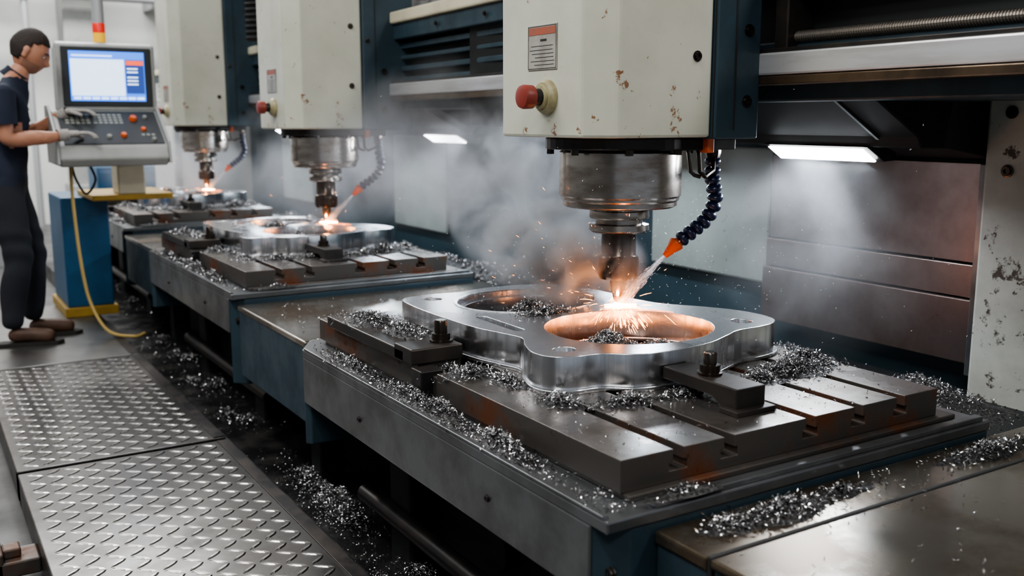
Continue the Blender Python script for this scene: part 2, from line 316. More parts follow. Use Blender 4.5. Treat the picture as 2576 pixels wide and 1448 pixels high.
# ------------------------------------------------------------------ spindle heads
for k,(dx,dy) in enumerate(SO):
    e=empty('milling_spindle_head',(dx,dy,0))
    mk('housing',[prism([(1.604,2.06),(1.93,2.06),(1.93,2.53),(1.534,2.53),(1.534,2.13)],'z',1.2,2.6)],cream,e,.008)
    mk('backplate',[box(1.932,2.10+.12*(k>0),2.045,2.56,1.195,2.6)],teal,e,.006)
    mk('backplate_groove',[box(2.0,2.006,2.043,2.046,1.22,2.5)],ink,e)
    mk('seams',[box(1.9315,1.934,2.05,2.055,1.2,2.6)],ink,e)
    mk('bolts',[bolt((1.873,2.06,1.42),.011,.008,'y'),bolt((1.873,2.06,1.72),.011,.008,'y'),bolt((2.05,2.045,1.30),.013,.009,'y'),bolt((2.05,2.045,1.495),.013,.009,'y'),bolt((1.96,2.045,1.65),.009,.007,'y')],dsteel,e,0,True)
    mk('label_plate',[box(1.531,1.534,2.24,2.385,1.385,1.507)],labelm,e,.001)
    mk('label_header',[box(1.5302,1.531,2.247,2.378,1.480,1.500)],labelred,e)
    mk('label_lines',[box(1.5304,1.531,2.25+U(0,.01),2.375-U(0,.03),z,z+.0014) for z in (1.398,1.408,1.418,1.428,1.438,1.449)]+[box(1.5304,1.531,2.29,2.32,1.462,1.468)],ink,e)
    mk('label_border',[box(1.5304,1.531,2.243,2.382,1.388,1.3895),box(1.5304,1.531,2.243,2.382,1.502,1.5035),box(1.5304,1.531,2.243,2.2445,1.388,1.503),box(1.5304,1.531,2.3805,2.382,1.388,1.503)],ink,e)
    mk('emergency_stop_collar',[lathe([(.048,0),(.048,-.010),(.045,-.014),(.040,-.022),(.034,-.022),(.032,-.03)],(1.534,2.285,1.31),'x',32)],ringm,e,0,True)
    mk('emergency_stop_stem',[lathe([(.024,-.02),(.022,-.055)],(1.534,2.285,1.31),'x',24)],dark,e,0,True)
    mk('emergency_stop_button',[lathe([(.025,-.05),(.032,-.055),(.033,-.080),(.030,-.088),(.018,-.091)],(1.534,2.285,1.31),'x',32)],red,e,0,True)
    cx,cy=1.81,2.31
    mk('spindle_flange',[prism(ell(cx,cy,.232,.2,40),'z',1.165,1.198),box(1.80,2.09,2.12,2.40,1.162,1.195)],dark,e,.004)
    mk('flange_bolts',[lathe([(.012,1.150),(.012,1.166)],(cx+.215*math.cos(a),cy+.19*math.sin(a),0),'z',6) for a in [i*math.pi/4+.3 for i in range(8)]],dsteel,e)
    mk('spindle_body',[lathe([(.17,1.166),(.181,1.155),(.181,1.03),(.176,1.024),(.176,1.018),(.170,1.012),(.170,1.0),(.162,.995),(.09,.994)],(cx,cy,0))],chrome,e,0,True)
    mk('spindle_nose',[lathe([(.078,.995),(.078,.985),(.088,.982),(.090,.965),(.088,.96),(.070,.957),(.070,.945),(.088,.942),(.090,.925),(.082,.918),(.05,.914)],(cx,cy,0))],chrome,e,0,True)
    mk('tool_holder',[lathe([(.052,.916),(.052,.85),(.055,.846),(.060,.842),(.062,.83),(.062,.79),(.056,.777),(.03,.775)],(cx,cy,0))],dsteel,e,0,True)
    mk('cutting_tool',[lathe([(.022,.776),(.025,.765),(.022,.745),(.010,.705),(.003,.6935)],(cx,cy,0),'z',24)],carb,e,0,True)
    mk('orange_connector',[box(1.96,1.985,2.10,2.135,1.155,1.198),lathe([(.011,1.06),(.014,1.075),(.014,1.09),(.01,1.10)],(2.075,2.2,.045),'z',14)],orange,e,.002)
    mk('hose_fitting',[lathe([(.02,1.135),(.024,1.15),(.024,1.165)],(2.075,2.2,0),'z',8),tube([(1.97,2.15,1.17),(1.97,2.14,1.10),(1.99,2.14,1.085),(2.05,2.17,1.10),(2.07,2.19,1.14)],.007,8),tube([(1.93,2.15,1.17),(1.935,2.14,1.10),(1.95,2.14,1.09),(1.97,2.14,1.085)],.006,8)],dsteel,e,0,True)
    # segmented coolant hose
    h=empty('coolant_hose',(dx,dy,0))
    path=catmull([(2.075,2.2,1.14),(2.078,2.2,1.07),(2.09,2.2,1.01),(2.07,2.21,.955),(2.025,2.225,.915),(1.985,2.24,.885)],12)
    L=[0]
    for a,b2 in zip(path,path[1:]): L.append(L[-1]+(b2-a).length)
    nb=11; pts=[];rad=[]
    N=nb*8
    for i in range(N+1):
        s=L[-1]*i/N; j=0
        while j<len(L)-2 and L[j+1]<s: j+=1
        t=(s-L[j])/(L[j+1]-L[j]); pts.append(path[j].lerp(path[j+1],t)); ph=(i%8)/8
        rad.append(.013+.0115*math.sin(math.pi*ph)**.7 if ph>0 else .012)
    mk('segments',[tube(pts,rad,18)],bluehose,h,0,True)
    d=(Vector((1.81,2.31,.69))-Vector((1.985,2.24,.885))).normalized(); a=Vector((1.985,2.24,.885))
    mk('nozzle',[tube([a,a+d*.008,a+d*.012,a+d*.03,a+d*.062],[.016,.024,.024,.017,.009],18)],orange,h,0,True)
# ------------------------------------------------------------------ gantry beam (slightly skew to the beds)
g=empty('gantry_beam',(2.115,2.06,0),-math.radians(2.6))
Y0,Y1=-1.3,10
mk('cream_cap',[box(-.01,.5,.95,Y1,1.74,1.80)],creamcap,g,.01)
mk('blue_face',[box(.01,.5,Y0,Y1,1.66,1.74),box(.06,.5,Y0,Y1,1.30,1.47)],teal,g,.006)
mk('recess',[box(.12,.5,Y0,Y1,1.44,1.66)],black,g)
mk('linear_rails',[box(.05,.13,.45,Y1,1.615,1.64),box(.05,.13,.45,Y1,1.56,1.58),box(.05,.13,.45,Y1,1.50,1.525)],teal,g,.004)
mk('upper_rails',[box(.05,.13,Y0,-.05,1.585,1.61),box(.05,.13,Y0,-.05,1.64,1.66)],dark,g,.004)
mk('polished_rail',[box(-.02,.07,Y0,Y1,1.372,1.434)],rail,g,.006)
mk('rail_ledge',[box(-.01,.12,Y0,Y1,1.434,1.446)],dark,g,.002)
mk('lower_rail',[box(-.015,.2,Y0,Y1,1.345,1.371)],brown,g,.004)
sp=[];sr=[]
n=300
for i in range(n*2):
    sp.append((.06,-1.25+1.22*i/(2*n),1.478)); sr.append(.0165 if i%4<2 else .0125)
mk('ball_screw',[tube(sp,sr,16)],screwm,g)
mk('screw_bearing',[box(.02,.12,-.08,-.03,1.44,1.60)],dark,g,.004)
mk('bolts',[bolt((.0,y,1.70),.009,.008) for y in (.7,1.2,1.7,2.2,3.4,4.0)],dsteel,g)
mk('bellows',[tube([(-.02,5.25,1.82+.02*i) for i in range(40)],[.11 if i%2 else .085 for i in range(40)],20)],ink,g)
for k,(dx,dy) in enumerate(OFF):
    e=empty('splash_hood',(dx,dy,0))
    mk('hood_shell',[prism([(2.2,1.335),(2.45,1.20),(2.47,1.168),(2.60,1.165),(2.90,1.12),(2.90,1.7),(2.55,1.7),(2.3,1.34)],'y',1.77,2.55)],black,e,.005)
    mk('hood_rib',[prism([(2.2,1.33),(2.45,1.19),(2.45,1.21),(2.22,1.345)],'y',1.9,1.91)],tray,e)
    mk('hood_cross_member',[box(2.25,2.9,2.55,4.0,1.22,1.70)],black,e,.005)
    l=empty('work_lamp',(dx,dy,0))
    mk('lamp_housing',[prism([(2.462,1.168),(2.545,1.168),(2.60,1.150),(2.60,1.125),(2.545,1.122)],'y',1.95,2.37)],dark,l,.002)
    mk('lamp_tube',[prism([(2.462,1.160),(2.470,1.162),(2.535,1.124),(2.528,1.120)],'y',1.97,2.35)],lampE,l,.002)
# enclosure back panels
e=empty('wall_enclosure')
mk('stainless_upper',[box(2.86,2.88,1.80,2.70,.80,1.115)],stain,e,.003)
mk('stainless_mid',[box(2.845,2.87,1.80,2.70,.69,.795)],stain,e,.003)
mk('stainless_low',[box(2.83,2.86,1.80,2.70,.48,.685)],stain,e,.003)
mk('corner_trim',[box(2.80,2.87,1.775,1.80,.45,1.115)],tray,e,.003)
mk('light_panels',[box(2.90,2.92,2.74,3.46,.60,1.14),box(3.02,3.04,5.70,6.5,.5,1.14),box(3.14,3.16,8.5,9.3,.5,1.14)],lightpanel,e,.03)
mk('teal_panels',[box(2.93,2.96,1.76,4.6,.3,1.75),box(3.05,3.08,4.6,7.6,.3,1.75),box(3.17,3.2,7.6,10.4,.3,1.75),box(2.9,3.05,4.55,4.65,.3,1.7),box(3.0,3.17,7.55,7.65,.3,1.7)],tealpanel,e,.004)
c=empty('machine_column')
mk('column_body',[box(2.75,3.3,.9,1.755,-.15,2.4)],columnp,c,.01)
mk('column_bolts',[bolt((2.75,y,z),.014,.012) for y,z in ((1.68,1.10),(1.68,1.27))],dsteel,c,0,True)
for k,(dx,dy) in enumerate(OFF):
    e=empty('chip_trough',(dx,dy,0))
    mk('trough_pan',[box(2.23,2.825,1.38,3.9,.38,.40),box(2.23,2.26,1.38,3.9,.2,.44),box(2.23,2.74,1.36,1.39,.1,.44)],black,e,.004)

# ------------------------------------------------------------------ chips
cv=[];cf=[];mv=[];mf=[]
def chip(x,y,z,s=1):
    L=U(.006,.017)*s; w=U(.0008,.0024)*s; cr=U(.003,.008)*s; ax=Vector((U(-1,1),U(-1,1),U(-.6,.6))).normalized()
    u=ax.orthogonal().normalized(); u.rotate(Matrix.Rotation(U(0,6.28),3,ax)); vv=ax.cross(u)
    nseg=4; a0=U(0,6); o=len(cv); tw=U(-.004,.004)*s
    for i in range(nseg+1):
        a=a0+L/cr*i/nseg; p=Vector((x,y,z))+(u*math.cos(a)+vv*math.sin(a))*cr-(u*math.cos(a0)+vv*math.sin(a0))*cr+ax*tw*i
        cv.append(tuple(p-ax*w)); cv.append(tuple(p+ax*w))
    for i in range(nseg): cf.append((o+2*i,o+2*i+1,o+2*i+3,o+2*i+2))
def pile(cx,cy,rx,ry,z,h,n,off=(0,0),s=1,mound=True):
    cx+=off[0];cy+=off[1]
    for _ in range(n):
        a=U(0,6.283); r=abs(random.gauss(0,.55)); 
        if r>1.7: continue
        x=cx+rx*r*math.cos(a); y=cy+ry*r*math.sin(a)
        if x>2.815 or (x>2.73 and y<1.77): continue
        chip(x,y,z+.002+h*math.exp(-2.2*r*r)*U(.7,1.1)+U(0,.004),s)
    if mound and h>.006:
        o=len(mv); K=24;J=6
        for j in range(J+1):
            r=j/J*1.0
            for k in range(K):
                a=2*math.pi*k/K; q=1+.12*math.sin(3*a+cx*9)+.08*math.sin(7*a)
                mv.append((cx+rx*r*q*math.cos(a),cy+ry*r*q*math.sin(a),z+h*(math.exp(-2.2*r*r)-math.exp(-2.2))*.9-(.002 if j==J else .0)+U(-.002,.002)*(j<J)))
        for j in range(J):
            for k in range(K): mf.append((o+j*K+k,o+j*K+(k+1)%K,o+(j+1)*K+(k+1)%K,o+(j+1)*K+k))
def strew(x0,x1,y0,y1,z,n,off=(0,0),s=1):
    for _ in range(n): chip(U(x0,x1)+off[0],U(y0,y1)+off[1],z+.003,s)
for k,o in enumerate(OFF):
    q=(1.15,.55,.3)[k]; s=(.9,1.2,1.6)[k]
    def P(a,b,c,d,z,h,n,**kw): pile(a,b,c,d,z,h,int(n*q),o,s,**kw)
    P(1.085,1.80,.035,.17,.522,.03,900); P(1.085,2.25,.035,.22,.522,.025,900); P(1.085,2.65,.035,.25,.522,.018,600); P(1.085,2.08,.03,.14,.522,.035,500)
    P(1.20,2.13,.07,.06,.60,.018,550); P(1.20,2.25,.08,.05,.575,.02,350); P(1.24,2.02,.035,.09,.60,.012,350)
    P(1.25,1.80,.045,.07,.60,.012,500); P(1.38,1.72,.09,.04,.60,.012,650); P(1.55,1.70,.12,.03,.60,.010,450); P(1.70,1.70,.10,.04,.60,.009,400)
    P(1.92,1.72,.15,.07,.60,.026,1500); P(2.06,1.78,.05,.09,.60,.020,700); P(1.80,1.70,.08,.05,.60,.010,350)
    P(1.21,2.55,.05,.14,.636,.016,700); P(1.19,2.75,.08,.12,.636,.016,700)
    P(1.64,2.53,.17,.13,.605,.075,3200); P(1.60,2.08,.14,.13,.60,.068,2600); P(1.74,2.02,.10,.12,.60,.04,900); P(1.56,2.325,.09,.03,.692,.010,600)
    P(1.25,1.36,.1,.02,.532,.008,60); 
    strew(1.15,2.1,1.43,2.15,.60,int(420*q),o,s*.8); strew(1.3,1.95,2.2,2.75,.692,int(110*q),o,s*.7); strew(1.05,1.13,1.38,2.9,.522,int(260*q),o,s)
    P(2.5,1.75,.25,.25,.40,.09,1700); P(2.55,2.3,.22,.4,.40,.07,1300); P(2.35,1.6,.10,.15,.40,.07,900); P(2.5,3.1,.25,.5,.40,.06,450)
    for _ in range(int(14*q)): P(U(1.10,1.24),U(1.55,3.6),.07,.16,-.135,U(.03,.08),450,mound=False)
    strew(1.03,1.3,1.5,3.9,-.132,int(700*q),o,s)
pile(1.42,1.27,.13,.045,.483,.02,700); pile(1.28,1.28,.07,.04,.483,.012,260); pile(2.1,1.27,.18,.04,.483,.018,600); pile(2.4,1.25,.12,.05,.483,.012,300); pile(1.6,1.28,.1,.03,.483,.008,160)
strew(1.2,2.6,1.21,1.34,.483,220,s=.8); strew(1.2,2.6,.8,1.18,.491,70,s=.8); strew(1.04,1.16,1.36,1.5,.522,90,s=.8)
strew(1.2,1.9,3.1,3.9,.486,140)
sw=empty('metal_chips')
me=bpy.data.meshes.new('chip_curls'); me.from_pydata(cv,[],cf); me.materials.append(chipm); ob=bpy.data.objects.new('chip_curls',me); bpy.context.collection.objects.link(ob); ob.parent=sw
mk('chip_mounds',[(mv,mf)],chipd,sw,0,True)

# ------------------------------------------------------------------ sparks, spray, smoke
for k,(dx,dy) in enumerate(SO):
    tip=Vector((1.81+dx,2.31+dy,.695)); e=empty('cutting_sparks')
    gv=[];
    def streak(p,d,L,w): return tube([p,p+d*L*.5+Vector((0,0,-L*.03)),p+d*L+Vector((0,0,-L*.12))],[w*.5,w,w*.2],4)
    for _ in range(320 if k==0 else 30):
        d=Vector((random.gauss(-.25,.4),random.gauss(-.7,.45),U(-.9,.25))).normalized()
        st=tip+d*U(.0,.20)*(U(.3,1)); 
        if st.z<.655: st.z=U(.655,.69)
        gv.append(streak(st,d,U(.006,.045),U(.0003,.0008)))
    for _ in range(36 if k==0 else 5):
        d=Vector((random.gauss(-.6,.4),random.gauss(.2,.6),U(.1,1))).normalized(); st=tip+d*U(.1,.45)
        gv.append(streak(st,d,U(.004,.012),U(.0002,.0003)))
    mk('spark_streaks',gv,sparkE,e)
    mk('hot_spot',[lathe([(.001,.0),(.014,.002),(.007,.009),(.001,.012)],tip,'z',12),tube([tip+Vector((-.035,.02,0)),tip,tip+Vector((.05,-.03,0))],[.001,.005,.001],8)],hotE,e,0,True)
    arc=[(1.655+dx+.2395*math.cos(a),2.06+dy+.2195*math.sin(a),.6935) for a in [.35+i*.06 for i in range(16)]]
    mk('glowing_cut_edge',[tube(arc,[.0006+.0016*math.sin(math.pi*i/15) for i in range(16)],6)],swarfE,e)
    e2=empty('coolant_spray')
    a=Vector((1.945+dx,2.255+dy,.842)); dd=tip-a; gl=[]
    for _ in range(420 if k==0 else 120):
        t=U(0,1); r=.004+.022*t; q=a+dd*t+Vector((random.gauss(0,r*.5),random.gauss(0,r*.5),random.gauss(0,r*.5)))
        gl.append(tube([q,q+dd.normalized()*U(.004,.02)],[.0008,.0003],4))
    for _ in range(600 if k==0 else 60):
        q=tip+Vector((max(-.9,min(.9,random.gauss(0,.32))),random.gauss(0,.35),abs(random.gauss(.02,.20)))); v=Vector((U(-1,1),U(-1,1),U(-1,1)))*.004
        gl.append(tube([q,q+v],[.0006,.0003],4))
    mk('droplets',gl,dropE,e2)
    mv2=bpy.data.materials.get('spray_mist')
    if not mv2:
        mv2=bpy.data.materials.new('spray_mist'); mv2.use_nodes=True; n=mv2.node_tree.nodes; n.clear()
        o=n.new('ShaderNodeOutputMaterial'); vs=n.new('ShaderNodeVolumePrincipled'); vs.inputs['Color'].default_value=(.95,.95,.97,1); vs.inputs['Density'].default_value=22
        mv2.node_tree.links.new(vs.outputs[0],o.inputs['Volume'])
    mk('jet',[tube([a,a+dd*.5,a+dd*.97],[.006,.014,.026],16)],mv2,e2)
def smokemat(name,dens,scale,cen,rad,col=(.93,.95,.99),lo=.45):
    m=bpy.data.materials.new(name); m.use_nodes=True; n=m.node_tree.nodes; l=m.node_tree.links; n.clear()
    o=n.new('ShaderNodeOutputMaterial'); vs=n.new('ShaderNodeVolumePrincipled'); vs.inputs['Color'].default_value=(*col,1); vs.inputs['Anisotropy'].default_value=.2
    tc=n.new('ShaderNodeTexCoord'); t=n.new('ShaderNodeTexNoise'); t.inputs['Scale'].default_value=scale; t.inputs['Detail'].default_value=4; t.inputs['Distortion'].default_value=.8
    l.new(tc.outputs['Object'],t.inputs['Vector'])
    r=n.new('ShaderNodeMapRange'); r.inputs['From Min'].default_value=lo; r.inputs['From Max'].default_value=lo+.22; r.inputs['To Max'].default_value=dens; l.new(t.outputs['Fac'],r.inputs['Value'])
    mp=n.new('ShaderNodeMapping'); mp.vector_type='POINT'; mp.inputs['Location'].default_value=[-cen[i]/rad[i] for i in range(3)]; mp.inputs['Scale'].default_value=[1/q for q in rad]
    l.new(tc.outputs['Object'],mp.inputs['Vector'])
    ln=n.new('ShaderNodeVectorMath'); ln.operation='LENGTH'; l.new(mp.outputs['Vector'],ln.inputs[0])
    r2=n.new('ShaderNodeMapRange'); r2.inputs['From Min'].default_value=1; r2.inputs['From Max'].default_value=.15; l.new(ln.outputs['Value'],r2.inputs['Value'])
    mu=n.new('ShaderNodeMath'); mu.operation='MULTIPLY'; l.new(r.outputs['Result'],mu.inputs[0]); l.new(r2.outputs['Result'],mu.inputs[1])
    l.new(mu.outputs[0],vs.inputs['Density']); l.new(vs.outputs[0],o.inputs['Volume']); return m
def smoke(cen,rad,dens,scale,lo=.45):
    e=empty('cutting_smoke'); 
    prof=[(math.sin(math.pi*i/10)*1+.001,-math.cos(math.pi*i/10)) for i in range(11)]
    gv,gf=lathe(prof,(0,0,0),'z',20); gv=[(cen[0]+x*rad[0],cen[1]+y*rad[1],cen[2]+z*rad[2]) for x,y,z in gv]
    mk('smoke_cloud',[(gv,gf)],smokemat('smoke_volume',dens,scale,cen,rad,lo=lo),e)
smoke((1.76,2.56,.83),(.22,.38,.18),60,8,.45)
smoke((1.90,3.0,1.02),(.34,.5,.36),15,5.5,.46)
smoke((2.2,4.25,1.15),(.6,.85,.45),2.8,3,.44)
smoke((2.1,5.5,1.0),(.6,.7,.45),2.8,3,.44)
smoke((2.55,2.25,.85),(.4,.5,.45),1.0,3.5,.42)
smoke((1.9,8.3,.95),(.7,.7,.4),2.2,3,.42)

# ------------------------------------------------------------------ control console
c=empty('control_console')
mk('monitor_housing',[prism([(6.25,1.30),(6.25,1.68),(6.29,1.695),(6.42,1.66),(6.45,1.30)],'x',.80,1.345)],consg,c,.012)
mk('monitor_bezel',[box(.825,1.32,6.238,6.252,1.325,1.665)],consd,c,.006)
mk('screen',[box(.865,1.28,6.234,6.239,1.355,1.64)],scrB,c)
mk('screen_window',[box(.872,1.165,6.232,6.2345,1.385,1.595)],scrE,c)
mk('screen_side_panel',[box(1.172,1.275,6.232,6.2345,1.40,1.595)],scrD,c)
mk('screen_alarm',[box(1.176,1.272,6.230,6.2325,1.565,1.59)],scrR,c)
mk('screen_fields',[box(1.18,1.24,6.230,6.2325,z,z+.008) for z in (1.54,1.52,1.49,1.47,1.45)]+[box(.88+.05*i,.92+.05*i,6.230,6.2325,1.365,1.378) for i in range(8)]+[box(.88,1.1,6.230,6.2325,1.61,1.618)],scrE,c)
mk('keyboard_housing',[prism([(5.95,1.10),(6.24,1.30),(6.40,1.30),(6.36,.99),(5.97,.985),(5.93,1.03)],'x',.745,1.33)],consg,c,.012)
n=Vector((0,-.20,.29)).normalized(); tv=Vector((0,.29,.20)).normalized()
def onpad(x,t,w,h,th,lift=.001):
    a=Vector((x,5.95,1.10))+tv*t+n*lift; v=[];X=Vector((1,0,0))
    for zz in (0,th):
        for (i,j) in ((0,0),(1,0),(1,1),(0,1)): v.append(tuple(a+X*w*i+tv*h*j+n*zz))
    return v,[(0,3,2,1),(4,5,6,7),(0,1,5,4),(1,2,6,5),(2,3,7,6),(3,0,4,7)]
mk('keypad_panel',[onpad(.775,.015,.54,.32,.004,.002)],consd,c)
mk('keys',[onpad(.81+i*.028+(.010 if i>4 else 0),.21+j*.026,.020,.017,.007) for i in range(11) for j in range(4)]+[onpad(1.20+i*.028,.09+j*.03,.018,.018,.007) for i in range(3) for j in range(1)],keym,c)
def knob(x,t,r,h):
    a=Vector((x,5.95,1.10))+tv*t; return tube([a,a+n*h*.6,a+n*h],[r,r,r*.75],20)
mk('knob_caps',[knob(1.18,.25,.022,.03),knob(1.10,.09,.018,.025),knob(1.22,.15,.016,.02)],orange,c,0,True)
mk('selector_knobs',[knob(1.25,.27,.014,.02),knob(1.02,.08,.016,.02),knob(1.26,.05,.014,.02)],keym,c,0,True)
mk('side_cheeks',[prism([(5.93,1.0),(5.95,1.125),(6.24,1.33),(6.36,1.33),(6.36,1.0)],'x',a,a+.015) for a in (.73,1.33)],consg,c,.004)
mk('pedestal_arm',[box(1.10,1.26,6.30,6.5,.80,1.0)],creamcap,c,.01)
mk('pole',[tube([(1.07,6.42,1.80),(1.07,6.42,5.19)],.034,20)],pipeg,c,0,True)
mk('beacon_red',[lathe([(.036,1.76),(.036,1.81),(.034,1.815)],(1.07,6.42,0),'z',24)],stackR,c,0,True)
mk('beacon_amber',[lathe([(.036,1.70),(.036,1.757)],(1.07,6.42,0),'z',24)],stackY,c,0,True)
mk('beacon_base',[lathe([(.03,1.64),(.03,1.70)],(1.07,6.40,0),'z',20)],ink,c,0,True)
mk('support_shelf',[box(.95,1.42,6.3,6.9,.765,.80)],yellow,c,.006)
mk('console_stand',[box(.82,1.10,6.7,7.3,.06,.765)],bluem,c,.01)
mk('stand_base',[box(.80,1.12,6.68,7.32,-.0,.06)],yellow,c,.005)
hp=catmull([(.83,6.2,.99),(.82,6.15,.8),(.83,6.1,.45),(.86,6.05,.2),(.93,5.95,.04),(1.05,5.85,.012),(1.12,5.9,.012)],10)
mk('cable',[tube(hp,.010,10)],hosey,c,0,True)
hp=catmull([(.93,6.2,.99),(.95,6.15,.9),(.9,6.18,.82),(.86,6.25,.9),(.85,6.3,.98)],8)
mk('cable_loop',[tube(hp,.007,8)],ink,c,0,True)

# ------------------------------------------------------------------ operator
PO=Vector((.515,6.11,0)); th=math.radians(-12)
pe=empty('machine_operator',PO,th)
J={'pel':(-.05,0,.94,.135,.16),'wai':(-.03,0,1.06,.14,.16),'che':(-.015,0,1.24,.150,.170),'uch':(.005,0,1.385,.108,.128),'nec':(.065,0,1.485,.057,.060),'hea':(.11,0,1.565,.053,.053),
 'rs':(.005,-.185,1.40,.068,.068),'ru':(.005,-.225,1.27,.057,.057),'re':(.015,-.24,1.14,.047,.046),'rm':(.12,-.20,1.145,.043,.041),'rw':(.295,-.12,1.165,.028,.026),
 'ls':(.005,.185,1.40,.068,.068),'lu':(.015,.215,1.27,.057,.057),'le':(.04,.23,1.16,.047,.046),'lm':(.15,.20,1.205,.043,.041),'lw':(.285,.13,1.285,.028,.026),
 'rh':(-.05,-.09,.86,.118,.108),'rt':(-.015,-.105,.68,.100,.095),'rk':(.015,-.115,.49,.080,.077),'rc':(-.03,-.12,.3,.074,.072),'ra':(-.05,-.125,.09,.062,.060),
 'lh':(-.05,.09,.86,.118,.108),'lt':(.01,.10,.68,.100,.095),'lk':(.06,.11,.49,.080,.077),'lc':(.04,.115,.3,.074,.072),'la':(.03,.12,.09,.062,.060)}
B=[('pel','wai','s'),('wai','che','s'),('che','uch','s'),('uch','nec','s'),('nec','hea','k'),('uch','rs','s'),('rs','ru','u'),('ru','re','v'),('re','rm','k'),('rm','rw','k'),('uch','ls','s'),('ls','lu','u'),('lu','le','v'),('le','lm','k'),('lm','lw','k'),
 ('pel','rh','t'),('rh','rt','t'),('rt','rk','t'),('rk','rc','t'),('rc','ra','t'),('pel','lh','t'),('lh','lt','t'),('lt','lk','t'),('lk','lc','t'),('lc','la','t')]
def skinmesh(name,verts,edges,root,sub=2):
    me=bpy.data.meshes.new(name); me.from_pydata([v[:3] for v in verts],edges,[]); ob=bpy.data.objects.new(name,me); bpy.context.collection.objects.link(ob)
    sm=ob.modifiers.new('s','SKIN'); sm.use_smooth_shade=True; sm.branch_smoothing=.6
    for i,v in enumerate(verts):
        me.skin_vertices[0].data[i].radius=(v[3],v[4]); me.skin_vertices[0].data[i].use_root=(i==root)
    s=ob.modifiers.new('d','SUBSURF'); s.levels=sub; s.render_levels=sub
    dg=bpy.context.evaluated_depsgraph_get(); m2=bpy.data.meshes.new_from_object(ob.evaluated_get(dg)); bpy.data.objects.remove(ob)
    for p in m2.polygons: p.use_smooth=True
    o2=bpy.data.objects.new(name,m2); bpy.context.collection.objects.link(o2); return o2
ks=list(J); idx={k:i for i,k in enumerate(ks)}
body=skinmesh('body',[J[k] for k in ks],[(idx[a],idx[b]) for a,b,_ in B],0,3); body.parent=pe
body.data.materials.clear()
for m in (shirt,trouser,skin): body.data.materials.append(m)
for p in body.data.polygons:
    cc=p.center; best=9;mm='s'
    for a,b,t in B:
        A=Vector(J[a][:3]);D=Vector(J[b][:3])-A; tt=max(0,min(1,(cc-A).dot(D)/D.length_squared)); ds=(cc-A-D*tt).length
        if ds<best:
            best=ds; mm=('k' if tt>.35 else 'u') if t=='v' else t
    if mm in('s','t') and abs(cc.y)<.2: mm='s' if cc.z>.90 else 't'
    if mm=='s' and cc.z>1.475: mm='k'
    p.material_index={'s':0,'u':0,'t':1,'k':2}[mm]
for v in body.data.vertices:
    c=v.co
    if c.z<.88 and c.z>.1: w_=math.sin(c.z*38+math.sin(c.z*11)*2+c.y*30)*.004*(1 if c.z<.65 else .5)
    elif .93<c.z<1.4 and abs(c.y)<.2: w_=math.sin(c.z*30+c.y*22+c.x*14)*.005
    else: w_=0
    v.co+=v.normal*w_
mk('sleeves',[tube([Vector(J[a][:3]).lerp(Vector(J[b][:3]),s) for a,b,s in ((x+'s',x+'u',.1),(x+'s',x+'u',.7),(x+'u',x+'e',.05),(x+'u',x+'e',.42))],[.069,.071,.070,.068],24,False) for x in 'rl'],shirt,pe,0,True)
mk('collar',[tube([(.035,0,1.460),(.058,0,1.487),(.072,0,1.505)],[.076,.066,.063],20,False)],shirt,pe,0,True)
hv=[];hf=[];NU,NV=48,40
def headpt(u,v):
    x=math.sin(v)*math.cos(u); y=math.sin(v)*math.sin(u); z=math.cos(v)
    X=x*.098;Y=y*.076;Z=z*.120
    if z<0:
        k=-z; Y*=1-.28*k*k
        if x<0: X*=1-.45*k
        else: X=X*(1-.05*k)+.022*k*max(0,x)**.5
    if x>0:
        fz=Z; nose=math.exp(-(y/.15)**2)*math.exp(-((fz+.024)/.016)**2)*.022+math.exp(-(y/.12)**2)*math.exp(-((fz-.002)/.026)**2)*.011
        brow=math.exp(-((fz-.026)/.011)**2)*.005*math.exp(-(y/.6)**2)
        sock=-math.exp(-((abs(y)-.38)/.17)**2)*math.exp(-((fz-.008)/.013)**2)*.009
        lips=math.exp(-(y/.28)**2)*(math.exp(-((fz+.054)/.006)**2)+math.exp(-((fz+.068)/.006)**2))*.005; chin=math.exp(-(y/.4)**2)*math.exp(-((fz+.095)/.016)**2)*.008
        X+=nose+brow+sock+lips+chin
    return Vector((X,Y,Z))
for j in range(NV+1):
    for i in range(NU): hv.append(headpt(2*math.pi*i/NU,.001+(math.pi-.002)*j/NV))
for j in range(NV):
    for i in range(NU): hf.append((j*NU+i,j*NU+(i+1)%NU,(j+1)*NU+(i+1)%NU,(j+1)*NU+i))
hm=Matrix.Translation((.135,0,1.618))@Matrix.Rotation(math.radians(30),4,'Y')
hd=mk('head',[([hm@p for p in hv],hf)],skin,pe,0,True); hd.data.materials.append(stub)
inv=hm.inverted()
for p in hd.data.polygons:
    q=inv@p.center
    if q.z<-.046 and q.x>-.0 and not(abs(q.y)<.022 and -.075<q.z<-.048 and q.x>.06): p.material_index=1
hairf=[]
def hl(x): 
    return .060 if x>.045 else (.060-(.045-x)*.6 if x>.012 else (.035-(.012-x)*3.2 if x>-.02 else -.065))
for f in hf:
    c0=sum((hv[i] for i in f),Vector())/4
    if c0.z>hl(c0.x): hairf.append(f)
ho=mk('hair',[([hm@(p*(1.035+.012*math.sin(p.x*190)*math.sin(p.y*170+p.z*120))+Vector((-.003,0,.004))) for p in hv],hairf)],hairm,pe,0,True)
so=ho.modifiers.new('thick','SOLIDIFY'); so.thickness=.006; so.offset=0
ear=lathe([(.001,-.032),(.014,-.026),(.016,0),(.021,.018),(.014,.03),(.001,.034)],(0,0,0),'z',16)
mk('ears',[([hm@Vector((-.004+x*.85,s*(.076+(y+.01)*.5),-.010+z)) for x,y,z in ear[0]],ear[1]) for s in(-1,1)],skin,pe,0,True)
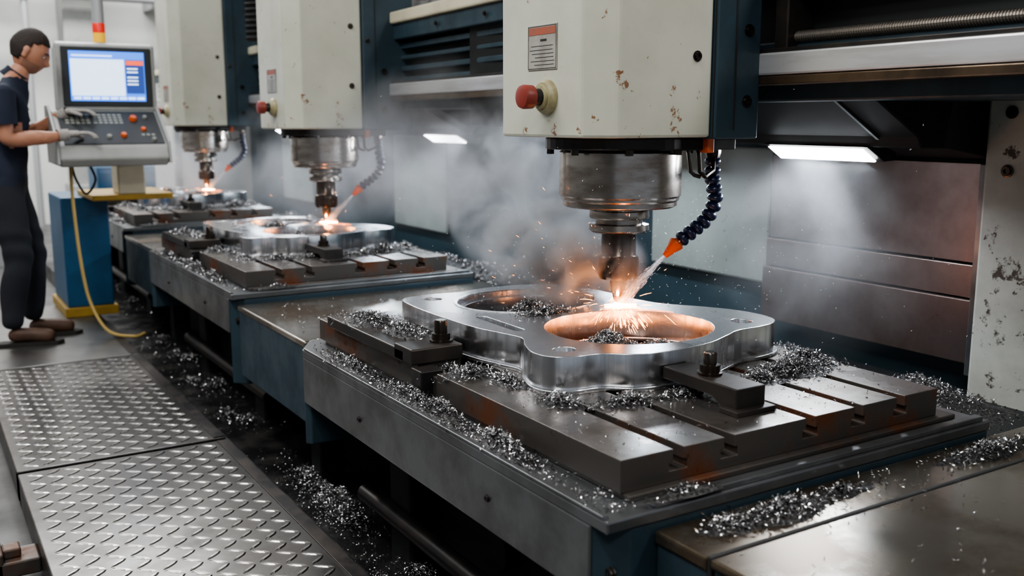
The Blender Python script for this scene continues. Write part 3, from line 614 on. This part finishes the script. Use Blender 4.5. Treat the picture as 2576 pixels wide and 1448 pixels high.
eb=lathe([(math.sin(math.pi*i/8)+.01,-math.cos(math.pi*i/8)) for i in range(9)],(0,0,0),'z',12)
mk('eyes',[([hm@(Vector((.078,s*.029,.007))+Vector(q)*.010) for q in eb[0]],eb[1]) for s in(-1,1)],eyem,pe,0,True)
mk('irises',[([hm@(Vector((.0865,s*.029,.004))+Vector(q)*.0040) for q in eb[0]],eb[1]) for s in(-1,1)],ink,pe,0,True)
mk('eyebrows',[tube([hm@Vector((.097,s*.012,.028)),hm@Vector((.093,s*.03,.032)),hm@Vector((.078,s*.048,.027))],[.003,.004,.002],8) for s in(-1,1)],hairm,pe,0,True)
def hand(w,fwd,side,nm):
    w=Vector(w);f=Vector(fwd).normalized();s=Vector(side);s=(s-f*s.dot(f)).normalized();upv=f.cross(s)
    if upv.z<0: upv=-upv
    def q(a,b,c): return w+f*a+s*b+upv*c
    parts=[]
    vs=[(*q(-.02,0,0),.026,.024),(*q(.03,0,.003),.036,.020),(*q(.075,0,.004),.040,.018)]
    parts.append(skinmesh('palm',vs,[(0,1),(1,2)],0))
    for n_,b,l in (('index',.030,.072),('middle',.010,.08),('ring',-.011,.074),('little',-.031,.058)):
        vs=[(*q(.06,b*.9,.004),.011,.011),(*q(.085,b,.008),.0105,.0105),(*q(.085+l*.45,b*1.15,.004),.010,.010),(*q(.085+l*.75,b*1.25,-.010),.0095,.0095),(*q(.085+l*.9,b*1.25,-.026),.0085,.0085)]
        parts.append(skinmesh(n_+'_finger',vs,[(i,i+1) for i in range(4)],0,1))
    vs=[(*q(.02,.02,0),.013,.012),(*q(.045,.045,-.006),.012,.012),(*q(.07,.060,-.014),.011,.011),(*q(.09,.062,-.022),.009,.009)]
    parts.append(skinmesh('thumb',vs,[(0,1),(1,2),(2,3)],0,1))
    for o in parts:
        o.name=nm+'_'+o.name; o.data.materials.clear(); o.data.materials.append(glove); o.parent=pe
hand((.305,-.116,1.168),(1,.16,.0),(0,1,0),'right'); hand((.292,.128,1.292),(1,-.05,.0),(0,-1,0),'left')
mk('glove_cuffs',[tube([Vector(J[a][:3]).lerp(Vector(J[b][:3]),.78),Vector(J[b][:3]).lerp(Vector(J[a][:3]),-.08)],[.034,.031],16,False) for a,b in(('rm','rw'),('lm','lw'))],glove,pe,0,True)
for key in ('ra','la'):
    a=J[key]; bx=a[0]; by=a[1]
    o=skinmesh('boot',[(bx,by,.13,.050,.050),(bx-.005,by,.065,.052,.048),(bx+.08,by,.060,.050,.050),(bx+.17,by*1.06,.050,.046,.046),(bx+.22,by*1.1,.042,.036,.036),(bx-.05,by,.055,.042,.042)],[(0,1),(1,2),(2,3),(3,4),(1,5)],1)
    for v in o.data.vertices:
        if v.co.z<.012: v.co.z=.012
    o.data.materials.clear(); o.data.materials.append(boot); o.parent=pe
    mk('sole',[prism([(bx+x,by+y) for x,y in [(-.09,-.03),(-.06,-.045),(.05,-.042),(.16,-.052),(.23,-.042),(.26,0),(.23,.042),(.16,.052),(.05,.042),(-.06,.045),(-.09,.03)]],'z',.0005,.022)],sole,pe)

# ------------------------------------------------------------------ lights
def area(name,loc,size,e,col=(1,1,1),rot=(0,0,0)):
    L=bpy.data.lights.new(name,'AREA'); L.shape='RECTANGLE'; L.size,L.size_y=size; L.energy=e; L.color=col
    o=bpy.data.objects.new(name,L); o.location=loc; o.rotation_euler=rot; bpy.context.collection.objects.link(o); return o
area('ceiling_light',(-.8,2.5,4.6),(.5,4.5),195,(1,.99,.96),(0,math.radians(-25),0))
area('ceiling_light',(1.2,8.5,4.8),(.6,5),210,(.97,.98,1))
area('ceiling_light',(.6,12,4.8),(5,1),500,(1,.98,.95))
area('ceiling_light',(3.2,-.5,4.2),(.5,3),95,(1,.98,.95),(math.radians(20),math.radians(20),0))
area('ceiling_light',(-2.8,6,4.6),(.5,6),130,(.94,.97,1),(0,math.radians(-25),0))
area('ceiling_light',(-1.2,-1.5,3.8),(1.2,.5),75,(1,.97,.92),(math.radians(45),0,math.radians(-40)))
for k,(dx,dy) in enumerate(OFF):
    area('work_light',(2.515+dx,2.16+dy,1.115),(.07,.36),8,(.85,.92,1),(0,math.radians(25),0))
    area('smoke_fill_light',(2.62+dx,3.3+dy,1.2),(.1,.5),15,(.78,.89,1),(0,math.radians(30),0))  # fill lamp without a fixture, added to whiten the smoke
for k,(dx,dy) in enumerate(SO):
    L=bpy.data.lights.new('spark_light','POINT'); L.energy=1.6; L.color=(1,.34,.10); L.shadow_soft_size=.012
    o=bpy.data.objects.new('spark_light',L); o.location=(1.79+dx,2.285+dy,.72); bpy.context.collection.objects.link(o)
    L=bpy.data.lights.new('spark_light','POINT'); L.energy=.25; L.color=(1,.30,.07); L.shadow_soft_size=.02
    o=bpy.data.objects.new('spark_light',L); o.location=(1.75+dx,2.18+dy,.685); bpy.context.collection.objects.link(o)
w=bpy.data.worlds.new('world'); bpy.context.scene.world=w; w.use_nodes=True
w.node_tree.nodes['Background'].inputs[0].default_value=(.80,.88,1,1); w.node_tree.nodes['Background'].inputs[1].default_value=.3
try: bpy.context.scene.view_settings.look='AgX - Medium High Contrast'
except Exception: pass

# ------------------------------------------------------------------ camera
cam=bpy.data.cameras.new('camera'); co=bpy.data.objects.new('camera',cam); bpy.context.collection.objects.link(co)
co.location=(0,0,1.25); co.rotation_euler=(math.radians(80.2),0,math.radians(-31.8)); cam.sensor_width=36; cam.lens=36*2456/2576
cam.dof.use_dof=True; cam.dof.focus_distance=2.65; cam.dof.aperture_fstop=2.8; cam.clip_start=.05
bpy.context.scene.camera=co
